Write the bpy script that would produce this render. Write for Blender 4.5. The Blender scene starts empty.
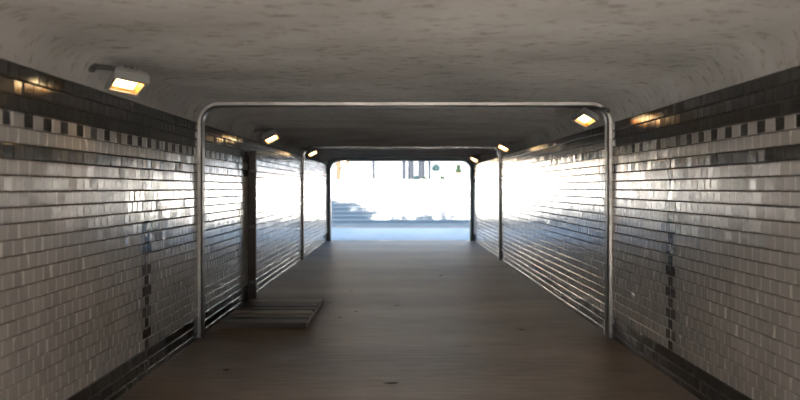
import bpy, math, random
from mathutils import Vector, Matrix

R = math.radians
rnd = random.Random(7)
sc = bpy.context.scene
col = sc.collection

# ------------------------------------------------------------------ camera
F_PX = 1150.0
EYE = 1.52
cd = bpy.data.cameras.new('camera')
cam = bpy.data.objects.new('camera', cd)
col.objects.link(cam)
cam.location = (0, 0, EYE)
cam.rotation_euler = (R(90), 0, 0)
cd.sensor_width = 36.0
cd.lens = 36.0 * F_PX / 800.0
cd.shift_x = 2.0 / 800.0
cd.shift_y = -12.0 / 800.0
cd.clip_end = 600
cd.dof.use_dof = True
cd.dof.focus_distance = 11.5
cd.dof.aperture_fstop = 1.9
sc.camera = cam

# ------------------------------------------------------------------ light
SUN_ELEV = 20.0
SUN_AZ = 4.0          # degrees away from the tunnel axis
w = bpy.data.worlds.new('world')
sc.world = w
w.use_nodes = True
nt = w.node_tree
bg = nt.nodes['Background']
bg.inputs['Color'].default_value = (0.50, 0.74, 1.0, 1)
bg.inputs['Strength'].default_value = 0.50
# hazy white horizon fading into a blue sky, the same all around
_tc = nt.nodes.new('ShaderNodeTexCoord'); _sp = nt.nodes.new('ShaderNodeSeparateXYZ'); _rp = nt.nodes.new('ShaderNodeValToRGB')
nt.links.new(_tc.outputs['Generated'], _sp.inputs[0]); nt.links.new(_sp.outputs['Z'], _rp.inputs['Fac'])
_e = _rp.color_ramp.elements
_e[0].position = 0.0; _e[0].color = (1.5, 1.6, 1.7, 1)
_e[1].position = 0.75; _e[1].color = (0.30, 0.58, 1.0, 1)
_m = _e.new(0.22); _m.color = (0.50, 0.76, 1.12, 1)
nt.links.new(_rp.outputs['Color'], bg.inputs['Color'])

sd = bpy.data.lights.new('sun', 'SUN')
sd.energy = 24.0
sd.color = (1.0, 0.945, 0.87)
sd.angle = R(0.6)
sun = bpy.data.objects.new('sun', sd)
col.objects.link(sun)
dirv = Vector((math.sin(R(SUN_AZ)) * math.cos(R(SUN_ELEV)), math.cos(R(SUN_AZ)) * math.cos(R(SUN_ELEV)), -math.sin(R(SUN_ELEV))))
sun.rotation_euler = dirv.to_track_quat('-Z', 'Y').to_euler()
sun.location = (0, -30, 30)

vs = sc.view_settings
vs.view_transform = 'Standard'
vs.look = 'None'
vs.gamma = 1.0
vs.use_curve_mapping = False
vs.exposure = 1.5
sc.cycles.max_bounces = 16
sc.cycles.diffuse_bounces = 10
sc.cycles.glossy_bounces = 6
sc.cycles.sample_clamp_indirect = 12.0
sc.cycles.use_denoising = True

# ------------------------------------------------------------------ dimensions
XL, XR = -2.03, 2.17          # tile faces of the two walls
ZC = 2.39                     # ceiling
ROW, NROW, ZR0 = 0.0853, 26, -0.034   # course height, courses, start of the lowest course
ZW = ROW * NROW + ZR0         # top of the tiles
RC = ZC - ZW                  # cove radius
Y0, Y1 = -4.6, 33.4           # tunnel mouths
TP = 0.17                     # tile pitch
STRIPES = {1: 9.30, -1: 9.17}  # centre of the black tile stripe on either wall
FRAMES = (11.75, 24.3, 33.15)

# ------------------------------------------------------------------ helpers
class MB:
    def __init__(s):
        s.v, s.f, s.m = [], [], []
    def quadbox(s, x0, x1, y0, y1, z0, z1, mi=0):
        b = len(s.v)
        s.v += [(x0, y0, z0), (x1, y0, z0), (x1, y1, z0), (x0, y1, z0), (x0, y0, z1), (x1, y0, z1), (x1, y1, z1), (x0, y1, z1)]
        for f in ((3, 2, 1, 0), (4, 5, 6, 7), (0, 1, 5, 4), (1, 2, 6, 5), (2, 3, 7, 6), (3, 0, 4, 7)):
            s.f.append(tuple(b + i for i in f)); s.m.append(mi)
    def bevbox(s, c, h, bev, mi=0, M=None):
        # box with chamfered edges (24 verts)
        b = len(s.v)
        idx = {}
        for sx in (-1, 1):
            for sy in (-1, 1):
                for sz in (-1, 1):
                    for ax in range(3):
                        p = [sx * (h[0] - bev), sy * (h[1] - bev), sz * (h[2] - bev)]
                        p[ax] = (sx, sy, sz)[ax] * h[ax]
                        q = Vector(p)
                        if M: q = M @ q
                        idx[(sx, sy, sz, ax)] = len(s.v)
                        s.v.append(tuple(q + Vector(c)))
        def quad(lst, n):
            pts = [Vector(s.v[i]) for i in lst]
            nn = (pts[1] - pts[0]).cross(pts[2] - pts[0])
            if nn.dot(n) < 0: lst = lst[::-1]
            s.f.append(tuple(lst)); s.m.append(mi)
        def nv(t):
            q = Vector(t)
            return M @ q if M else q
        for ax in range(3):
            a1, a2 = [a for a in range(3) if a != ax]
            for sg in (-1, 1):
                l = []
                for (u, v_) in ((-1, -1), (1, -1), (1, 1), (-1, 1)):
                    k = [0, 0, 0]; k[ax] = sg; k[a1] = u; k[a2] = v_
                    l.append(idx[(k[0], k[1], k[2], ax)])
                n = [0, 0, 0]; n[ax] = sg
                quad(l, nv(n))
            for u in (-1, 1):
                for v_ in (-1, 1):
                    k0 = [0, 0, 0]; k1 = [0, 0, 0]
                    k0[ax] = -1; k1[ax] = 1
                    for k in (k0, k1): k[a1] = u; k[a2] = v_
                    n = [0, 0, 0]; n[a1] = u; n[a2] = v_
                    quad([idx[(*k0, a1)], idx[(*k1, a1)], idx[(*k1, a2)], idx[(*k0, a2)]], nv(n))
        for sx in (-1, 1):
            for sy in (-1, 1):
                for sz in (-1, 1):
                    quad([idx[(sx, sy, sz, a)] for a in range(3)], nv((sx, sy, sz)))
    def tube(s, pts, radii, n=8, mi=0, cap=True):
        b = len(s.v)
        pts = [Vector(p) for p in pts]
        for i, p in enumerate(pts):
            d = (pts[min(i + 1, len(pts) - 1)] - pts[max(i - 1, 0)]).normalized()
            a = d.orthogonal().normalized() if i == 0 else (a - d * a.dot(d)).normalized()
            c = d.cross(a)
            for k in range(n):
                t = 2 * math.pi * k / n
                s.v.append(tuple(p + (a * math.cos(t) + c * math.sin(t)) * radii[i]))
        for i in range(len(pts) - 1):
            for k in range(n):
                k2 = (k + 1) % n
                s.f.append((b + i * n + k, b + i * n + k2, b + (i + 1) * n + k2, b + (i + 1) * n + k)); s.m.append(mi)
        if cap:
            s.f.append(tuple(b + k for k in range(n))[::-1]); s.m.append(mi)
            e = b + (len(pts) - 1) * n
            s.f.append(tuple(e + k for k in range(n))); s.m.append(mi)
    def lathe(s, prof, c=(0, 0, 0), n=16, mi=0):
        b = len(s.v)
        for (r, z) in prof:
            for k in range(n):
                t = 2 * math.pi * k / n
                s.v.append((c[0] + r * math.cos(t), c[1] + r * math.sin(t), c[2] + z))
        for i in range(len(prof) - 1):
            for k in range(n):
                k2 = (k + 1) % n
                s.f.append((b + i * n + k, b + i * n + k2, b + (i + 1) * n + k2, b + (i + 1) * n + k)); s.m.append(mi)
    def mesh(s, name, mats, smooth=False):
        me = bpy.data.meshes.new(name)
        me.from_pydata(s.v, [], s.f)
        for m in (mats if isinstance(mats, (list, tuple)) else [mats]): me.materials.append(m)
        me.polygons.foreach_set('material_index', s.m)
        if smooth: me.polygons.foreach_set('use_smooth', [True] * len(s.f))
        me.update()
        return me
    def build(s, name, mats, parent=None, smooth=False):
        return link(name, s.mesh(name, mats, smooth), parent)

def link(name, me, parent=None):
    o = bpy.data.objects.new(name, me)
    col.objects.link(o)
    if parent: o.parent = parent
    return o
def empty(name, loc=(0, 0, 0)):
    o = bpy.data.objects.new(name, None); col.objects.link(o); o.location = loc
    o.empty_display_size = 0.1
    return o
def tag(o, label=None, cat=None, group=None, kind=None):
    if label: o['label'] = label
    if cat: o['category'] = cat
    if group: o['group'] = group
    if kind: o['kind'] = kind
    return o

# ------------------------------------------------------------------ materials
def mat(name, color, rough=0.6, metal=0.0, spec=0.5, var=None, bump=None, emit=None, stretch=(1, 1, 1)):
    """procedural principled material; var = (scale, other colour, amount), bump = (scale, strength, distance)"""
    m = bpy.data.materials.new(name); m.use_nodes = True
    n, l = m.node_tree.nodes, m.node_tree.links
    b = n['Principled BSDF']
    b.inputs['Base Color'].default_value = (*color, 1)
    b.inputs['Roughness'].default_value = rough
    b.inputs['Metallic'].default_value = metal
    b.inputs['Specular IOR Level'].default_value = spec
    tc = n.new('ShaderNodeTexCoord')
    mp = n.new('ShaderNodeMapping'); mp.inputs['Scale'].default_value = stretch
    l.new(tc.outputs['Object'], mp.inputs['Vector'])
    if var:
        no = n.new('ShaderNodeTexNoise'); no.inputs['Scale'].default_value = var[0]; no.inputs['Detail'].default_value = 8
        no.inputs['Roughness'].default_value = 0.62
        l.new(mp.outputs['Vector'], no.inputs['Vector'])
        rp = n.new('ShaderNodeValToRGB')
        rp.color_ramp.elements[0].position = 0.5 - var[2] / 2; rp.color_ramp.elements[1].position = 0.5 + var[2] / 2
        rp.color_ramp.elements[0].color = (*color, 1); rp.color_ramp.elements[1].color = (*var[1], 1)
        l.new(no.outputs['Fac'], rp.inputs['Fac']); l.new(rp.outputs['Color'], b.inputs['Base Color'])
    if bump:
        nb = n.new('ShaderNodeTexNoise'); nb.inputs['Scale'].default_value = bump[0]; nb.inputs['Detail'].default_value = 10
        nb.inputs['Roughness'].default_value = 0.65
        l.new(mp.outputs['Vector'], nb.inputs['Vector'])
        bp = n.new('ShaderNodeBump'); bp.inputs['Strength'].default_value = bump[1]; bp.inputs['Distance'].default_value = bump[2]
        l.new(nb.outputs['Fac'], bp.inputs['Height']); l.new(bp.outputs['Normal'], b.inputs['Normal'])
    if emit:
        b.inputs['Emission Color'].default_value = (*emit[0], 1); b.inputs['Emission Strength'].default_value = emit[1]
    return m

def tile_mat(name, ca, cb, rough):
    m = mat(name, ca, rough)
    n, l = m.node_tree.nodes, m.node_tree.links
    b = n['Principled BSDF']
    ge = n.new('ShaderNodeNewGeometry'); oi = n.new('ShaderNodeObjectInfo')
    ad = n.new('ShaderNodeMath'); ad.operation = 'ADD'
    fr = n.new('ShaderNodeMath'); fr.operation = 'FRACT'
    l.new(ge.outputs['Random Per Island'], ad.inputs[0]); l.new(oi.outputs['Random'], ad.inputs[1]); l.new(ad.outputs[0], fr.inputs[0])
    mx = n.new('ShaderNodeMix'); mx.data_type = 'RGBA'
    mx.inputs['A'].default_value = (*ca, 1); mx.inputs['B'].default_value = (*cb, 1)
    l.new(fr.outputs[0], mx.inputs['Factor'])
    # faint grime: world position noise
    no = n.new('ShaderNodeTexNoise'); no.inputs['Scale'].default_value = 2.3; no.inputs['Detail'].default_value = 7
    l.new(ge.outputs['Position'], no.inputs['Vector'])
    mr = n.new('ShaderNodeMapRange'); mr.inputs['From Min'].default_value = 0.35; mr.inputs['From Max'].default_value = 0.75
    mr.inputs['To Min'].default_value = 1.0; mr.inputs['To Max'].default_value = 0.78
    l.new(no.outputs['Fac'], mr.inputs['Value'])
    ml = n.new('ShaderNodeMix'); ml.data_type = 'RGBA'; ml.blend_type = 'MULTIPLY'; ml.inputs['Factor'].default_value = 1
    l.new(mx.outputs['Result'], ml.inputs['A']); l.new(mr.outputs['Result'], ml.inputs['B'])
    l.new(ml.outputs['Result'], b.inputs['Base Color'])
    rr = n.new('ShaderNodeMapRange'); rr.inputs['To Min'].default_value = rough * 0.7; rr.inputs['To Max'].default_value = rough * 1.8
    l.new(no.outputs['Fac'], rr.inputs['Value']); l.new(rr.outputs['Result'], b.inputs['Roughness'])
    nb = n.new('ShaderNodeTexNoise'); nb.inputs['Scale'].default_value = 26; nb.inputs['Detail'].default_value = 3
    l.new(ge.outputs['Position'], nb.inputs['Vector'])
    bp = n.new('ShaderNodeBump'); bp.inputs['Strength'].default_value = 0.12; bp.inputs['Distance'].default_value = 0.004
    l.new(nb.outputs['Fac'], bp.inputs['Height']); l.new(bp.outputs['Normal'], b.inputs['Normal'])
    return m

M_WHITE = tile_mat('white_glazed_tile', (0.59, 0.575, 0.55), (0.68, 0.665, 0.64), 0.13)
M_BLACK = tile_mat('black_glazed_tile', (0.013, 0.013, 0.013), (0.022, 0.022, 0.021), 0.12)
M_JOINT = mat('dark_bed_joint', (0.055, 0.048, 0.040), 0.9, var=(9, (0.11, 0.095, 0.08), 0.5))
M_GROUT = mat('pale_grout', (0.80, 0.78, 0.74), 0.7, var=(14, (0.86, 0.84, 0.80), 0.5))
M_STEEL = mat('brushed_steel', (0.25, 0.235, 0.22), 0.42, 1.0, var=(5, (0.15, 0.135, 0.12), 0.6), bump=(60, 0.15, 0.002))
M_FRAME = mat('painted_green_steel', (0.10, 0.115, 0.105), 0.45, 0.0, var=(6, (0.15, 0.16, 0.15), 0.6))
M_RUST = mat('dark_rusted_steel', (0.030, 0.026, 0.024), 0.55, 0.2, var=(11, (0.085, 0.060, 0.045), 0.5), bump=(40, 0.4, 0.003))
M_GREY = mat('grey_painted_metal', (0.30, 0.30, 0.29), 0.45, 0.3, var=(12, (0.36, 0.35, 0.33), 0.6))
M_DARKMETAL = mat('dark_bracket_metal', (0.10, 0.10, 0.10), 0.5, 0.4, var=(12, (0.14, 0.14, 0.13), 0.6))
M_GOLD = mat('gold_reflector', (0.95, 0.55, 0.16), 0.28, 1.0, bump=(30, 0.2, 0.002))
M_BULB = mat('lit_lamp_tube', (1, 0.9, 0.7), 0.4, emit=((1.0, 0.72, 0.36), 3.2))
M_STONE = mat('pale_stone', (0.60, 0.595, 0.58), 0.8, var=(1.3, (0.68, 0.675, 0.66), 0.6), bump=(30, 0.2, 0.004))
M_PAVE = mat('pale_paving', (0.66, 0.655, 0.64), 0.75, var=(0.9, (0.76, 0.755, 0.74), 0.6), bump=(25, 0.2, 0.004))
M_CONC = mat('rough_concrete', (0.36, 0.34, 0.32), 0.9, var=(2.0, (0.46, 0.44, 0.41), 0.6), bump=(14, 0.4, 0.01))
M_BARK = mat('shade_dark_bark', (0.008, 0.010, 0.014), 0.9, spec=0.1, var=(7, (0.016, 0.018, 0.023), 0.5), bump=(18, 0.8, 0.02))  # bark colour darkened to stand in for backlit shade on the trunks
M_BARKB = mat('brown_bark', (0.030, 0.020, 0.012), 0.9, spec=0.2, var=(7, (0.055, 0.038, 0.022), 0.5), bump=(18, 0.8, 0.02))
M_LEAF = mat('dark_green_leaves', (0.007, 0.016, 0.007), 0.7, spec=0.1, var=(5, (0.016, 0.030, 0.013), 0.5))
M_LEAFB = mat('blue_green_leaves', (0.008, 0.020, 0.024), 0.7, spec=0.2, var=(5, (0.014, 0.034, 0.034), 0.5))
M_DRY = mat('dry_brown_leaf', (0.050, 0.032, 0.020), 0.7, var=(40, (0.09, 0.06, 0.035), 0.5))
M_PLANK = mat('worn_dark_boards', (0.080, 0.072, 0.066), 0.5, spec=0.5, var=(3, (0.12, 0.105, 0.092), 0.5), bump=(30, 0.8, 0.006), stretch=(0.4, 6, 6))
M_PLANKT = mat('worn_tan_boards', (0.24, 0.19, 0.14), 0.5, spec=0.5, var=(3, (0.32, 0.255, 0.19), 0.5), bump=(30, 0.8, 0.006), stretch=(0.4, 6, 6))
M_TERRA = mat('terracotta_brick', (0.36, 0.13, 0.09), 0.8, var=(8, (0.45, 0.19, 0.13), 0.5))
M_CREAM = mat('cream_render', (0.62, 0.50, 0.36), 0.9, var=(1.0, (0.68, 0.56, 0.42), 0.5))
M_PANE = mat('dark_window_glass', (0.05, 0.06, 0.07), 0.1)
M_WPLANT = mat('white_planter_stone', (0.78, 0.78, 0.76), 0.7, var=(4, (0.70, 0.70, 0.68), 0.5))
M_EARTH = mat('embankment_earth', (0.16, 0.13, 0.09), 1.0, var=(2, (0.12, 0.14, 0.07), 0.5))

# floor: worn brown concrete with a broomed grain across the passage
def floor_mat():
    m = bpy.data.materials.new('worn_brown_concrete'); m.use_nodes = True
    n, l = m.node_tree.nodes, m.node_tree.links
    b = n['Principled BSDF']
    tc = n.new('ShaderNodeTexCoord')
    big = n.new('ShaderNodeTexNoise'); big.inputs['Scale'].default_value = 0.55; big.inputs['Detail'].default_value = 6
    mp = n.new('ShaderNodeMapping'); mp.inputs['Scale'].default_value = (0.6, 1.0, 1)
    l.new(tc.outputs['Object'], mp.inputs['Vector']); l.new(mp.outputs['Vector'], big.inputs['Vector'])
    br = n.new('ShaderNodeTexNoise'); br.inputs['Scale'].default_value = 7; br.inputs['Detail'].default_value = 9; br.inputs['Roughness'].default_value = 0.7
    mb = n.new('ShaderNodeMapping'); mb.inputs['Scale'].default_value = (0.35, 1.8, 1)
    l.new(tc.outputs['Object'], mb.inputs['Vector']); l.new(mb.outputs['Vector'], br.inputs['Vector'])
    ad = n.new('ShaderNodeMath'); ad.operation = 'MULTIPLY_ADD'; ad.inputs[1].default_value = 0.5
    hl = n.new('ShaderNodeMath'); hl.operation = 'MULTIPLY'; hl.inputs[1].default_value = 0.5
    l.new(big.outputs['Fac'], ad.inputs[0]); l.new(br.outputs['Fac'], hl.inputs[0]); l.new(hl.outputs[0], ad.inputs[2])
    rp = n.new('ShaderNodeValToRGB')
    rp.color_ramp.elements[0].position = 0.38; rp.color_ramp.elements[0].color = (0.110, 0.074, 0.049, 1)
    rp.color_ramp.elements[1].position = 0.62; rp.color_ramp.elements[1].color = (0.34, 0.238, 0.165, 1)
    l.new(ad.outputs[0], rp.inputs['Fac']); l.new(rp.outputs['Color'], b.inputs['Base Color'])
    b.inputs['Roughness'].default_value = 0.46
    b.inputs['Specular IOR Level'].default_value = 0.5
    fine = n.new('ShaderNodeTexNoise'); fine.inputs['Scale'].default_value = 22; fine.inputs['Detail'].default_value = 10; fine.inputs['Roughness'].default_value = 0.7
    mf = n.new('ShaderNodeMapping'); mf.inputs['Scale'].default_value = (0.5, 1.6, 1)
    l.new(tc.outputs['Object'], mf.inputs['Vector']); l.new(mf.outputs['Vector'], fine.inputs['Vector'])
    bp = n.new('ShaderNodeBump'); bp.inputs['Strength'].default_value = 0.8; bp.inputs['Distance'].default_value = 0.008
    l.new(fine.outputs['Fac'], bp.inputs['Height']); l.new(bp.outputs['Normal'], b.inputs['Normal'])
    return m
M_FLOOR = floor_mat()

def ceil_mat():
    m = bpy.data.materials.new('pitted_grey_concrete'); m.use_nodes = True
    n, l = m.node_tree.nodes, m.node_tree.links
    b = n['Principled BSDF']
    tc = n.new('ShaderNodeTexCoord')
    big = n.new('ShaderNodeTexNoise'); big.inputs['Scale'].default_value = 0.7; big.inputs['Detail'].default_value = 7
    l.new(tc.outputs['Object'], big.inputs['Vector'])
    rp = n.new('ShaderNodeValToRGB')
    rp.color_ramp.elements[0].position = 0.34; rp.color_ramp.elements[0].color = (0.235, 0.225, 0.213, 1)
    rp.color_ramp.elements[1].position = 0.66; rp.color_ramp.elements[1].color = (0.345, 0.332, 0.316, 1)
    l.new(big.outputs['Fac'], rp.inputs['Fac'])
    pit = n.new('ShaderNodeTexNoise'); pit.inputs['Scale'].default_value = 11; pit.inputs['Detail'].default_value = 10; pit.inputs['Roughness'].default_value = 0.72
    mp = n.new('ShaderNodeMapping'); mp.inputs['Scale'].default_value = (0.7, 0.85, 0.85)
    l.new(tc.outputs['Object'], mp.inputs['Vector']); l.new(mp.outputs['Vector'], pit.inputs['Vector'])
    pr = n.new('ShaderNodeValToRGB')
    pr.color_ramp.elements[0].position = 0.36; pr.color_ramp.elements[0].color = (0.62, 0.59, 0.56, 1)
    pr.color_ramp.elements[1].position = 0.47; pr.color_ramp.elements[1].color = (1, 1, 1, 1)
    l.new(pit.outputs['Fac'], pr.inputs['Fac'])
    ml = n.new('ShaderNodeMix'); ml.data_type = 'RGBA'; ml.blend_type = 'MULTIPLY'; ml.inputs['Factor'].default_value = 1
    l.new(rp.outputs['Color'], ml.inputs['A']); l.new(pr.outputs['Color'], ml.inputs['B'])
    l.new(ml.outputs['Result'], b.inputs['Base Color'])
    b.inputs['Roughness'].default_value = 0.85
    b.inputs['Specular IOR Level'].default_value = 0.2
    bp = n.new('ShaderNodeBump'); bp.inputs['Strength'].default_value = 0.8; bp.inputs['Distance'].default_value = 0.018
    l.new(pit.outputs['Fac'], bp.inputs['Height']); l.new(bp.outputs['Normal'], b.inputs['Normal'])
    return m
M_CEIL = ceil_mat()

# ------------------------------------------------------------------ floor
m = MB(); m.quadbox(XL - 0.012, XR + 0.012, Y0, Y1, -0.25, 0.0)
tag(m.build('floor', M_FLOOR), 'worn brown concrete floor running through the underpass', 'floor', kind='structure')

# ------------------------------------------------------------------ ceiling (flat slab with rounded coves)
def profile(off=0.0, arc=10, zlow=None, rad=None):
    """inner outline of the passage from left wall top over the ceiling to the right wall top, moved inwards by off"""
    pts = []
    if zlow is not None: pts.append((XL + off, zlow))
    r, cxl, cxr, cz = RC - off, XL + RC, XR - RC, ZW
    if rad and off > 0: r, cxl, cxr, cz = rad, XL + off + rad, XR - off - rad, ZC - off - rad
    for i in range(arc + 1):
        t = math.pi - i * math.pi / 2 / arc
        pts.append((cxl + r * math.cos(t), cz + r * math.sin(t)))
    for i in range(arc + 1):
        t = math.pi / 2 - i * math.pi / 2 / arc
        pts.append((cxr + r * math.cos(t), cz + r * math.sin(t)))
    if zlow is not None: pts.append((XR - off, zlow))
    return pts

m = MB()
pr = profile(0.0)
ys = [Y0, Y1]
inner = pr
n_ = len(inner)
for y in ys:
    for (x, z) in inner: m.v.append((x, y, z))
    for (x, z) in inner:
        m.v.append((XL - 0.3 if x < 0 and z < ZC - 0.01 else (XR + 0.3 if x > 0 and z < ZC - 0.01 else x), y, ZC + 0.28 if not (z < ZW + 0.001) else ZW))
N2 = 2 * n_
for i in range(n_ - 1):
    m.f.append((i, N2 + i, N2 + i + 1, i + 1)); m.m.append(0)
    m.f.append((n_ + i, n_ + i + 1, N2 + n_ + i + 1, N2 + n_ + i)); m.m.append(0)
for b in (0, N2):
    for i in range(n_ - 1):
        m.f.append((b + i, b + i + 1, b + n_ + i + 1, b + n_ + i)); m.m.append(0)
ce = m.build('ceiling', M_CEIL)
for p in ce.data.polygons: p.use_smooth = len(p.vertices) == 4 and abs(p.normal.y) < 0.5
tag(ce, 'pitted grey concrete ceiling with rounded coves along both walls', 'ceiling', kind='structure')

# ------------------------------------------------------------------ tiled walls
TD = 0.010       # how far a tile stands off the bed joint
VJ, HJ = 0.009, 0.009
def tile_geo(m, side, c, tilt, mi):
    """one chamfered tile (front, four chamfers, four edges); side +1: faces +x"""
    hl, hh = (TP - VJ) / 2, (ROW - HJ) / 2
    b = len(m.v)
    for (d, a, h_) in ((0, hl, hh), (TD - 0.004, hl, hh), (TD - 0.0012, hl - 0.0012, hh - 0.0012), (TD, hl - 0.0034, hh - 0.0034)):
        for (u, v_) in ((-1, -1), (1, -1), (1, 1), (-1, 1)):
            p = tilt @ Vector((d, u * a, v_ * h_)) if tilt else Vector((d, u * a, v_ * h_))
            m.v.append((c[0] + side * p.x, c[1] + p.y, c[2] + p.z))
    def add(f):
        m.f.append(tuple(b + i for i in (f if side > 0 else f[::-1]))); m.m.append(mi)
    for k in range(3):
        for i in range(4):
            j = (i + 1) % 4
            add((k * 4 + i, k * 4 + j, k * 4 + 4 + j, k * 4 + 4 + i))
    add((12, 13, 14, 15))

def tile_black(row, k, odd):
    if row <= 2 or row == 20 or row >= 23: return True
    if row == 22: return k % 2 == 0
    if 3 <= row <= 19:
        return (k in (-1, 0)) if odd else (k == 0)
    return False

tile_mesh = {}
for side in (1, -1):
    for mi, mm in enumerate((M_WHITE, M_BLACK)):
        m = MB(); tile_geo(m, side, (0, 0, 0), None, 0)
        tile_mesh[(side, mi)] = m.mesh('tile', mm)

def in_view(x, y, z):
    if y < 1: return 0
    px = 398 + F_PX * x / y; py = 188 - F_PX * (z - EYE) / y
    return px > -4 and px < 804 and py > -6 and py < 406

for side, xw, nm, lab in ((1, XL, 'wall_left', 'glossy white tiled wall with black tile bands, beside the drain cover'),
                          (-1, XR, 'wall_right', 'glossy white tiled wall with black tile bands, without post or drain cover')):
    m = MB()
    if side > 0: m.quadbox(xw - TD - 0.3, xw - TD, Y0, Y1, -0.2, ZW)
    else: m.quadbox(xw + TD, xw + TD + 0.3, Y0, Y1, -0.2, ZW)
    wall = m.build(nm, M_JOINT)
    tag(wall, lab, 'wall', kind='structure')
    # pale grout filling the upright joints of each course
    g = MB()
    for r in range(NROW):
        z0, z1 = ZR0 + r * ROW + HJ / 2, ZR0 + (r + 1) * ROW - HJ / 2
        xa, xb = (xw - TD - 0.002, xw - 0.0014) if side > 0 else (xw + 0.0014, xw + TD + 0.002)
        g.quadbox(xa, xb, Y0 + 0.002, Y1 - 0.002, z0, z1, 1 if (r <= 2 or r == 20 or r >= 23) else 0)
    tag(g.build('grout_strip', [M_GROUT, M_JOINT], wall), kind='stuff')
    rest = MB()
    cand = []
    for r in range(NROW):
        odd = 1 - r % 2; STRIPE = STRIPES[side]
        k = math.ceil((Y0 + 0.1 - STRIPE) / TP)
        while True:
            y = STRIPE + k * TP + (TP / 2 if odd else 0)
            if y > Y1 - 0.09: break
            z = ZR0 + (r + 0.5) * ROW
            bl = 1 if tile_black(r, k, odd) else 0
            tl = Matrix.Rotation(rnd.gauss(0, R(0.7)), 3, 'Z') @ Matrix.Rotation(rnd.gauss(0, R(0.5)), 3, 'Y')
            cand.append((y if in_view(xw, y, z) else 999, y, z, bl, tl))
            k += 1
    cand.sort(key=lambda c: c[0])
    for i, (key, y, z, bl, tl) in enumerate(cand):
        xb = xw - TD if side > 0 else xw + TD
        if i < 300 and key < 900:
            o = link('tile', tile_mesh[(side, bl)], wall)
            # the mesh already faces the room; mirror the tilt for the other side
            o.rotation_euler = tl.to_euler() if side > 0 else (Matrix.Diagonal((-1, 1, 1)) @ tl @ Matrix.Diagonal((-1, 1, 1))).to_euler()
            o.location = (xb, y, z)
        else:
            tile_geo(rest, side, (xb, y, z), tl, bl)
    tag(rest.build('tile_field', [M_WHITE, M_BLACK], wall), 'white and black glazed tiles farther along the wall', kind='stuff')

# ------------------------------------------------------------------ metal joint covers arching over the passage
def arch(name, yc, half, t, mt, rad=None):
    sec = ((-half, -0.004), (-half, t * 0.7), (-half + t * 0.35, t), (half - t * 0.35, t), (half, t * 0.7), (half, -0.004))
    m = MB()
    rings = [profile(o, 10, 0.0, rad) for (_, o) in sec]
    n = len(rings[0])
    for i in range(n):
        for j, (dy, o) in enumerate(sec):
            m.v.append((rings[j][i][0], yc + dy, rings[j][i][1]))
    k = len(sec)
    for i in range(n - 1):
        for j in range(k):
            j2 = (j + 1) % k
            m.f.append((i * k + j, (i + 1) * k + j, (i + 1) * k + j2, i * k + j2)); m.m.append(0)
    m.f.append(tuple(range(k))); m.m.append(0)
    m.f.append(tuple((n - 1) * k + j for j in range(k))[::-1]); m.m.append(0)
    return m.build(name, mt)
tag(arch('trim_1', FRAMES[0], 0.09, 0.044, M_STEEL), 'brushed steel joint cover arching over walls and ceiling beside the drain cover', 'joint cover', kind='structure')
tag(arch('trim_2', FRAMES[1], 0.09, 0.044, M_STEEL), 'brushed steel joint cover arching over the passage nearer the daylit exit', 'joint cover', kind='structure')
tag(arch('trim_3', FRAMES[2], 0.20, 0.10, M_FRAME, 0.24), 'dark green painted frame around the daylit exit opening', 'exit frame', kind='structure')

# screw heads on the posts of the first cover
for yc, tr in ((FRAMES[0], 'trim_1'),):
    sm = MB(); sm.lathe([(0.0, 0.006), (0.007, 0.005), (0.010, 0.0)], n=8)
    sme = sm.mesh('screw', M_DARKMETAL, True)
    for side, x in ((1, XL + 0.044), (-1, XR - 0.044)):
        for i in range(6):
            o = link('screw', sme, bpy.data.objects[tr])
            o.location = (x, yc, 0.15 + 0.36 * i)
            o.rotation_euler = (0, R(90) * side, 0)

# ------------------------------------------------------------------ dark upright steel channel on the left wall
yp = 15.6
root = tag(empty('steel_channel', (XL, yp, 0)), 'dark rusted steel channel post standing against the tiled wall behind the drain cover', 'post')
m = MB(); m.bevbox((0.058, 0, 1.02), (0.046, 0.050, 1.00), 0.006); m.build('channel_cover', M_RUST, root)
m = MB(); m.bevbox((0.007, 0, 1.02), (0.006, 0.060, 1.01), 0.002); m.build('flange', M_RUST, root)
for z in (0.25, 1.0, 1.75):
    m = MB(); m.bevbox((0.062, 0, z), (0.049, 0.054, 0.02), 0.004); m.build('clamp', M_DARKMETAL, root)
m = MB(); m.bevbox((0.065, 0, 0.012), (0.06, 0.08, 0.012), 0.003); m.build('foot_plate', M_DARKMETAL, root)

# ------------------------------------------------------------------ drain cover of wide boards
root = tag(empty('drain_cover', (-1.47, 13.75, 0)), 'low drain cover of wide dark boards lying on the floor beside the tiled wall', 'drain cover')
ydep = [(-1.30, -0.92, 0), (-0.84, -0.50, 0), (-0.40, -0.06, 1), (0.03, 0.37, 0), (0.47, 0.81, 0), (0.91, 1.30, 1)]
for i, (a, b, tan) in enumerate(ydep):
    m = MB(); m.bevbox((0, 0, 0), (0.475 - rnd.random() * 0.012, (b - a) / 2, 0.014), 0.005)
    o = m.build('board', M_PLANKT if tan else M_PLANK, root)
    o.location = (rnd.uniform(-0.006, 0.006), (a + b) / 2, 0.050 + rnd.uniform(-0.002, 0.002))
    o.rotation_euler = (R(rnd.uniform(-0.5, 0.5)), 0, R(rnd.uniform(-0.4, 0.4)))
for x in (-0.40, 0.42):
    m = MB(); m.bevbox((x, 0, 0.018), (0.045, 1.28, 0.018), 0.005); m.build('bearer', M_PLANK, root)
m = MB(); m.bevbox((0, -1.312, 0.026), (0.47, 0.008, 0.026), 0.003); m.build('end_board', M_PLANK, root)
m = MB(); m.bevbox((0.484, 0, 0.031), (0.008, 1.30, 0.031), 0.003); m.build('edge_strip', M_PLANKT, root)
nail = MB(); nail.lathe([(0.0, 0.003), (0.010, 0.0015), (0.013, 0.0)], n=8)
nme = nail.mesh('bolt_head', M_STEEL, True)
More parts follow.
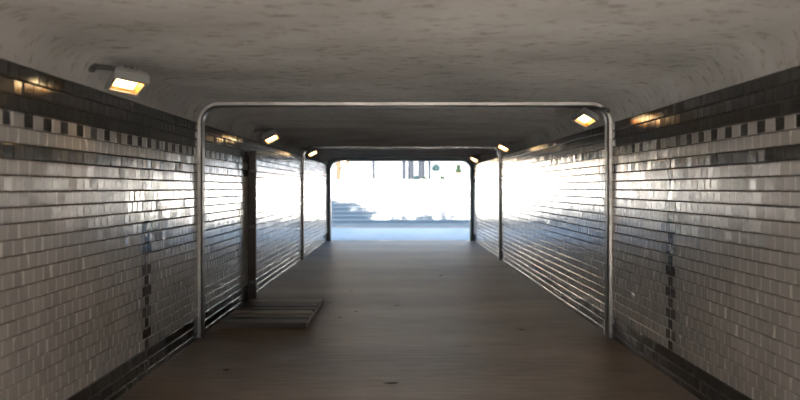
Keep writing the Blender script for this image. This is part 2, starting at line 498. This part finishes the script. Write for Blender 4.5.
for (a, b, tan) in ydep:
    for x in (-0.40, 0.42):
        o = link('bolt_head', nme, root); o.location = (x, (a + b) / 2, 0.065)

# ------------------------------------------------------------------ flood lamps in the coves
def make_lamp(name, c, e1, e2, wall_pt, label, size=0.115, dep=0.032):
    """c centre of the glass, e1/e2 directions in the glass plane; e1 x e2 points out of the glass"""
    e1 = Vector(e1).normalized(); e2 = Vector(e2); e2 = (e2 - e1 * e2.dot(e1)).normalized()
    n = e1.cross(e2)
    M = Matrix((e1, e2, n)).transposed()
    root = empty(name, c)
    root.rotation_euler = M.to_euler()
    s = size; g = 0.088
    tag(root, label, 'lamp', 'flood lamps along the coves')
    # bezel: four bars around the opening
    for (cx, cy, hx, hy) in ((0, s - 0.013, s, 0.013), (0, -s + 0.013, s, 0.013), (s - 0.013, 0, 0.013, s - 0.026), (-s + 0.013, 0, 0.013, s - 0.026)):
        m = MB(); m.bevbox((cx, cy, -0.012), (hx, hy, 0.014), 0.003); m.build('bezel_bar', M_GREY, root)
    # gold reflector tray behind the opening
    m = MB()
    a, b, z0, z1 = s - 0.027, s - 0.050, -0.010, -0.060
    m.v += [(-a, -a, z0), (a, -a, z0), (a, a, z0), (-a, a, z0), (-b, -b, z1), (b, -b, z1), (b, b, z1), (-b, b, z1)]
    for f in ((0, 1, 5, 4), (1, 2, 6, 5), (2, 3, 7, 6), (3, 0, 4, 7), (4, 5, 6, 7)):
        m.f.append(f[::-1]); m.m.append(0)
    rf = m.build('reflector', M_GOLD, root)
    m = MB(); m.bevbox((-0.008 if dep > 0.03 else 0, 0.0, -dep), (size - 0.050 if dep > 0.03 else 0.066, size - 0.043, 0.010), 0.004); m.build('lamp_tube', M_BULB, root)
    # ribbed housing
    m = MB()
    m.bevbox((0, 0, -0.052), (s - 0.006, s - 0.006, 0.026), 0.004)
    # hollow look: the housing body lies behind the tray
    hs = MB(); hs.v = []; hs.f = []
    A, B = s - 0.004, s - 0.020
    lv = ((A, -0.022), (A, -0.055), (B, -0.085))
    for (q, z) in lv:
        hs.v += [(-q, -q, z), (q, -q, z), (q, q, z), (-q, q, z)]
    for i in range(2):
        for k in range(4):
            k2 = (k + 1) % 4
            hs.f.append((i * 4 + k, i * 4 + 4 + k, i * 4 + 4 + k2, i * 4 + k2)); hs.m.append(0)
    hs.f.append((11, 10, 9, 8)); hs.m.append(0)
    hs.build('housing', M_GREY, root)
    for i in range(4):
        f = MB(); f.bevbox((-0.06 + i * 0.04, 0, -0.096), (0.004, B - 0.01, 0.013), 0.0015); f.build('cooling_fin', M_GREY, root)
    # bracket: yoke and arm to the cove
    inv = M.transposed()
    wp = inv @ (Vector(wall_pt) - Vector(c))
    st = Vector((0, 0, -0.095))
    m = MB(); m.tube([st, st + (wp - st) * 0.5 + Vector((0, 0, -0.015)), wp], [0.016, 0.016, 0.016], 8); m.build('bracket_arm', M_DARKMETAL, root, True)
    dv = (wp - st).normalized()
    m = MB(); m.tube([wp - dv * 0.012, wp + dv * 0.004], [0.042, 0.042], 12); m.build('mounting_plate', M_DARKMETAL, root)
    return root

def cove_pt(side, ang):
    t = R(ang)
    if side < 0: return Vector((XL + RC - RC * math.cos(t), 0, ZW + RC * math.sin(t)))
    return Vector((XR - RC + RC * math.cos(t), 0, ZW + RC * math.sin(t)))

cx = -1.735
lamps = []
y = F_PX * 1.735 / 271
z = EYE + (188 - 87) / F_PX * y
p = cove_pt(-1, 38); p.y = y + 0.10
make_lamp('flood_lamp', (cx, y, z), (0.88, 0.44, -0.165), (0.47, -0.83, 0.31), p, 'lit square flood lamp above the black tile stripe, before the first steel arch')
def std_lamp(side, lat, y, z, label, yaw):
    x = lat
    n = Vector((-side * 0.42, -yaw, -0.85)).normalized()
    e1 = Vector((0, 1, 0)); e1 = (e1 - n * e1.dot(n)).normalized()
    e2 = n.cross(e1)
    p = cove_pt(side, 42); p.y = y + 0.04
    make_lamp('flood_lamp', (x, y, z), e1, e2, p, label, 0.110, 0.022)
y = F_PX * 1.735 / 126; std_lamp(-1, -1.735, y, EYE + 48.5 / F_PX * y, 'lit flood lamp in the cove above the dark steel channel post', 0.30)
y = F_PX * 1.735 / 85; std_lamp(-1, -1.735, y, EYE + 34.0 / F_PX * y, 'lit flood lamp just before the second steel arch, on the channel post side', 0.30)
# right side: the first one is turned towards the entrance
y = F_PX * 1.865 / 187; z = EYE + 67 / F_PX * y
p = cove_pt(1, 40); p.y = y + 0.12
make_lamp('flood_lamp', (1.865, y, z), (0.10, 0.042, -0.05), (0.06, -0.093, 0.045), p, 'lit flood lamp at the first steel arch on the wall without a post', 0.100)
y = F_PX * 1.865 / 105; std_lamp(1, 1.865, y, EYE + 39.5 / F_PX * y, 'lit flood lamp midway between the steel arches, opposite the channel post side', 0.30)
y = F_PX * 1.865 / 76; std_lamp(1, 1.865, y, EYE + 28 / F_PX * y, 'lit flood lamp nearest the daylit exit, beyond the second steel arch', 0.30)

# ------------------------------------------------------------------ leaves on the floor
lv = MB()
pts = [(0, -0.05), (0.018, -0.03), (0.024, 0.0), (0.016, 0.03), (0, 0.055), (-0.017, 0.028), (-0.023, 0.0), (-0.016, -0.03)]
lv.v = [(0, 0, 0.004)] + [(x, y, 0.004 + 0.22 * abs(x) + (0.010 if abs(y) > 0.045 else 0)) for (x, y) in pts]
for i in range(8): lv.f.append((0, 1 + i, 1 + (i + 1) % 8)); lv.m.append(0)
b0 = len(lv.v)
lv.v += [(x, y, z - 0.0025) for (x, y, z) in lv.v[:9]]
for i in range(8): lv.f.append((b0, b0 + 1 + (i + 1) % 8, b0 + 1 + i)); lv.m.append(0)
for i in range(8):
    j = (i + 1) % 8
    lv.f.append((1 + i, b0 + 1 + i, b0 + 1 + j, 1 + j)); lv.m.append(0)
lme = lv.mesh('dry_leaf', M_DRY)
for (px, py) in ((397, 306), (356, 312), (391, 384), (340, 318), (226, 371), (351, 291), (441, 276), (521, 330), (330, 303)):
    d = F_PX * EYE / (py - 188)
    o = link('dry_leaf', lme); o.location = ((px - 398) / F_PX * d, d, 0.0)
    o.rotation_euler = (0, 0, rnd.uniform(0, 6.28)); s = rnd.uniform(0.8, 1.4); o.scale = (s, s, s)
    tag(o, 'small dry brown leaf lying on the concrete floor', 'leaf', 'dry leaves on the floor')

# ------------------------------------------------------------------ outside: earth and road over the passage, ground, stairs
m = MB()
m.quadbox(-40, XL - TD - 0.3, Y0, Y1, -0.2, 3.3)
m.quadbox(XR + TD + 0.3, 40, Y0, Y1, -0.2, 3.3)
m.quadbox(XL - TD - 0.3, XR + TD + 0.3, Y0, Y1, ZC + 0.28, 3.3)
tag(m.build('embankment', M_CONC), 'concrete abutment carrying the road above the underpass', 'embankment', kind='structure')
for nm, ya in (('parapet', Y1 - 0.35), ('parapet', Y0 + 0.05)):
    m = MB(); m.quadbox(-25, 25, ya, ya + 0.3, 3.3, 4.25); m.quadbox(-25, 25, ya - 0.04, ya + 0.34, 4.25, 4.33)  # out of view; height set so the exit one shades the lower steps
    tag(m.build('wall_unseen_parapet', M_CONC), 'unseen concrete parapet added above the mouth of the underpass', 'parapet', kind='structure')
m = MB(); m.quadbox(-60, 60, Y1, 43.7, -0.3, -0.003)
tag(m.build('ground_exit', M_PAVE), 'pale paving outside the exit before the stairs', 'ground', kind='structure')
m = MB(); m.quadbox(-60, 60, -70, Y0, -0.3, -0.003)
tag(m.build('ground_entrance', M_PAVE), 'pale paving outside the entrance', 'ground', kind='structure')

SY, RISE, RUN, NS = 43.7, 0.155, 0.34, 12
stairs = tag(empty('trim_stairs', (0, SY, 0)), 'broad flight of pale stone steps rising beyond the exit', 'stairs', kind='structure')
stairs.name = 'stairs'
sm = MB()
sm.quadbox(-16, 16, 0.06, 0.6, 0, RISE - 0.05)
sm.quadbox(-16, 16, -0.03, 0.6, RISE - 0.05, RISE)
sme = sm.mesh('step', M_STONE)
for i in range(NS):
    o = link('step', sme, stairs); o.location = (0, i * RUN, i * RISE)
ZP = NS * RISE
m = MB()
m.quadbox(-90, 90, SY + NS * RUN, 200, -0.3, ZP)
tag(m.build('ground_plaza', M_PAVE), 'sunlit pale plaza above the stairs', 'ground', kind='structure')
m = MB()
for sgn in (-1, 1):
    m.quadbox(min(sgn * 16, sgn * 60), max(sgn * 16, sgn * 60), SY, SY + NS * RUN, -0.3, ZP)
tag(m.build('wall_retaining', M_STONE), 'pale stone retaining wall beside the stairs', 'wall', kind='structure')

# ------------------------------------------------------------------ trees, shrubs and planters on the plaza and embankment
def px_at(px, d): return (px - 398) / F_PX * d

def leaf_ball(m, c, rad, n, size, seed):
    r = random.Random(seed)
    for _ in range(n):
        v = Vector((r.gauss(0, 1), r.gauss(0, 1), r.gauss(0, 1))).normalized()
        q = Vector(c) + Vector((v.x * rad[0], v.y * rad[1], v.z * rad[2])) * (0.55 + 0.45 * r.random())
        a = Vector((r.gauss(0, 1), r.gauss(0, 1), r.gauss(0, 1))).normalized(); b = a.orthogonal().normalized()
        s = size * r.uniform(0.6, 1.3)
        i = len(m.v)
        m.v += [tuple(q - a * s), tuple(q + b * s * 0.45), tuple(q + a * s), tuple(q - b * s * 0.45)]
        m.f.append((i, i + 1, i + 2, i + 3)); m.m.append(0)

def tree(name, x, y, z, r, h, label, bark, leafm=None, lean=(0, 0), fork=None, crown=True, seed=1, group=None):
    root = tag(empty(name, (x, y, z)), label, 'tree', group)
    rr = random.Random(seed)
    lx, ly = lean
    pts = [(lx * t * h, ly * t * h, t * h) for t in (0, 0.04, 0.3, 0.6, 1.0)]
    m = MB(); m.tube(pts, [r * 1.5, r * 1.1, r, r * 0.85, r * 0.5], 10); tr = m.build('trunk', bark, root, True)
    if fork:
        for (hz, dx, dz, fr) in fork:
            m = MB(); b = Vector((lx * hz, ly * hz, hz)); m.tube([b, b + Vector((dx * 0.35, 0.05, dz * 0.4)), b + Vector((dx, 0.1, dz))], [fr, fr * 0.9, fr * 0.6], 8)
            m.build('branch', bark, root, True)
    for i in range(5):
        t = rr.uniform(0.62, 0.95); a = rr.uniform(0, 6.28); L = rr.uniform(0.18, 0.28) * h
        b = Vector((lx * t * h, ly * t * h, t * h))
        m = MB(); m.tube([b, b + Vector((math.cos(a) * L * 0.5, math.sin(a) * L * 0.5, L * 0.4)), b + Vector((math.cos(a) * L, math.sin(a) * L, L * 0.6))], [r * 0.5, r * 0.35, r * 0.15], 6)
        m.build('branch', bark, root, True)
    if crown and leafm:
        m = MB()
        for i in range(7):
            a = rr.uniform(0, 6.28); q = rr.uniform(0, 0.14) * h
            leaf_ball(m, (lx * h + math.cos(a) * q, ly * h + math.sin(a) * q, h * rr.uniform(0.95, 1.25)), (h * 0.14, h * 0.14, h * 0.14), 260, 0.13, seed * 31 + i)
        tag(m.build('foliage', leafm, root), kind='stuff')
    return root

D = 62.0
tree('tree', px_at(338, D), D, ZP, 0.13, 4.2, 'brown tree with a low forked trunk on the plaza before the cream building', M_BARKB, M_LEAF, lean=(0.03, 0),
     fork=[(0.55, 0.75, 0.75, 0.075), (0.5, -0.35, 0.9, 0.05)], seed=3)
tree('tree', px_at(373.5, D + 5), D + 5, ZP, 0.08, 4.0, 'slim dark sapling standing by the low stone plinth', M_BARK, M_LEAF, seed=4)
for i, (px, r, lab) in enumerate(((404, 0.10, 'slender grey trunk, first of the plaza tree row beside the sapling'), (411, 0.17, 'bluish tree trunk, second of the plaza row counted from the sapling'),
                                  (421.5, 0.20, 'thickest bluish trunk of the plaza tree row'), (429.5, 0.08, 'thin pale trunk, last of the plaza row before the white planter'))):
    tree('tree', px_at(px, D + 3 + i * 3.4), D + 3 + i * 3.4, ZP, r, 4.6, lab, M_BARK, M_LEAF, seed=10 + i, group='row of trees on the plaza')

def shrub(name, x, y, z, w_, h, label, lm, seed, cat='shrub'):
    root = tag(empty(name, (x, y, z)), label, cat)
    m = MB()
    for i in range(5):
        a = i * 1.256; m.tube([(0, 0, 0), (math.cos(a) * w_ * 0.25, math.sin(a) * w_ * 0.25, h * 0.7)], [0.02, 0.008], 5)
    m.build('stems', M_BARK, root)
    m = MB(); leaf_ball(m, (0, 0, h * 0.55), (w_ / 2, w_ / 2, h * 0.45), 420, 0.055, seed)
    tag(m.build('foliage', lm, root), kind='stuff')
    return root
shrub('shrub', px_at(416.5, D), D, ZP, 0.26, 0.34, 'small dark round shrub between the plaza tree trunks', M_LEAFB, 41)
shrub('shrub', px_at(425, D), D, ZP, 0.34, 0.22, 'low bright green shrub at the foot of the thickest trunk', M_LEAF, 42)
shrub('shrub', px_at(442.5, D), D + 0.6, ZP, 0.30, 0.30, 'dark shrub beside the white planter', M_LEAF, 43)

# low stone plinth beside the sapling
root = tag(empty('stone_plinth', (px_at(370, D), D - 0.4, ZP)), 'low grey stone plinth beside the slim sapling', 'plinth')
m = MB(); m.bevbox((0, 0, 0.06), (0.20, 0.20, 0.06), 0.01); m.build('base', M_CONC, root)
m = MB(); m.bevbox((0, 0, 0.32), (0.12, 0.12, 0.20), 0.01); m.build('shaft', M_CONC, root)
m = MB(); m.bevbox((0, 0, 0.55), (0.15, 0.15, 0.03), 0.008); m.build('cap', M_CONC, root)

# white planter with dark bush
root = tag(empty('planter', (px_at(436, D), D, ZP)), 'tall rounded white planter holding a dark blue-green bush', 'planter')
m = MB(); m.lathe([(0, 0), (0.15, 0), (0.17, 0.05), (0.22, 0.35), (0.235, 0.52), (0.21, 0.53), (0.19, 0.48), (0, 0.47)], n=20); m.build('pot', M_WPLANT, root, True)
m = MB(); leaf_ball(m, (0, 0, 0.72), (0.24, 0.24, 0.24), 500, 0.05, 51); tag(m.build('bush', M_LEAFB, root), kind='stuff')

# clipped bush on a red brick pedestal
D2 = 70.0
root = tag(empty('brick_pedestal', (px_at(458.5, D2), D2, ZP)), 'red brick pedestal on the plaza with a small clipped dark bush', 'pedestal')
bm_ = MB(); bm_.bevbox((0, 0, 0), (0.105, 0.05, 0.032), 0.004); bme = bm_.mesh('brick', M_TERRA)
for r_ in range(7):
    for k in range(3):
        for s_ in (-1, 1):
            o = link('brick', bme, root); o.location = ((k - 1) * 0.218 + (0.04 if r_ % 2 else -0.04), s_ * 0.25, 0.032 + r_ * 0.070)
m = MB(); m.bevbox((0, 0, 0.245), (0.27, 0.20, 0.24), 0.004); m.build('core', M_TERRA, root)
m = MB(); m.bevbox((0, 0, 0.515), (0.40, 0.33, 0.025), 0.006); m.build('coping', M_TERRA, root)
m = MB(); leaf_ball(m, (0, 0, 0.70), (0.20, 0.20, 0.17), 420, 0.045, 61); leaf_ball(m, (0, 0, 0.95), (0.13, 0.13, 0.15), 300, 0.045, 62)
tag(m.build('bush', M_LEAF, root), kind='stuff')

# cream building behind the forked tree
DB = 105.0
root = tag(empty('building', (px_at(318, DB), DB, ZP)), 'cream rendered building behind the forked tree', 'building')
m = MB(); m.quadbox(-6.0, 2.6, 0, 9, 0, 7.0); m.build('facade', M_CREAM, root)
m = MB(); m.quadbox(-6.2, 2.8, -0.2, 9.2, 7.0, 7.35); m.build('cornice', M_STONE, root)
m = MB(); m.quadbox(-6.03, 2.63, -0.03, 0.05, 0, 0.5); m.build('plinth_course', M_STONE, root)
for zz in (1.3, 4.4):
    for xx in (-5.0, -2.9, -0.8, 1.1):
        m = MB(); m.quadbox(xx, xx + 0.95, -0.05, 0.02, zz, zz + 1.6); f = m.build('window', M_WPLANT, root)
        m = MB(); m.quadbox(xx + 0.07, xx + 0.44, -0.06, -0.04, zz + 0.07, zz + 1.53); m.quadbox(xx + 0.51, xx + 0.88, -0.06, -0.04, zz + 0.07, zz + 1.53); m.build('pane', M_PANE, f)

# unseen bushes added above the exit, shaped to throw ragged shade on the steps
def shade_bush(x, balls, seed, label, dens=1.0):
    root = tag(empty('bush', (x, Y1 - 0.9, 3.3)), label, 'bush')
    m = MB(); f = MB()
    for i, (bx, bz, r) in enumerate(balls):
        m.tube([(bx * 0.3, 0, 0), (bx * 0.8, 0.02, bz * 0.5), (bx, 0, bz)], [0.03, 0.02, 0.01], 5)
        leaf_ball(f, (bx, 0, bz), (r, min(r, 0.4), r), int(1500 * r * r * dens) + 30, 0.07, seed + i)
    m.build('stems', M_BARK, root)
    tag(f.build('foliage', M_LEAF, root), kind='stuff')
shade_bush(-3.7, [(-1.3, 1.4, 0.8), (-0.6, 1.9, 0.8), (0.2, 2.0, 0.75), (0.9, 1.85, 0.75), (1.5, 1.6, 0.45), (1.2, 0.9, 0.7), (-0.2, 0.8, 0.8), (1.95, 1.8, 0.25), (0.5, 1.5, 0.7)], 71, 'tall wide unseen bush added above the exit to shade the steps', 2.2)
shade_bush(0.7, [(0.5, 2.05, 0.26), (0.1, 1.8, 0.28), (-0.4, 1.5, 0.3), (0.85, 2.15, 0.2), (0.4, 1.4, 0.35), (-0.75, 1.35, 0.2)], 82, 'narrow upright unseen bush added above the exit to dapple the steps', 1.6)
shade_bush(-0.95, [(0, 1.45, 0.2), (0.4, 1.5, 0.18), (-0.3, 1.7, 0.17), (0.2, 2.05, 0.14), (-0.2, 2.25, 0.13)], 93, 'small round unseen bush added above the exit for ragged shade', 1.6)
shade_bush(3.7, [(0, 1.2, 0.3), (0.4, 1.4, 0.2), (-0.4, 1.3, 0.2)], 104, 'squat unseen shrub added above the exit in the shading row')
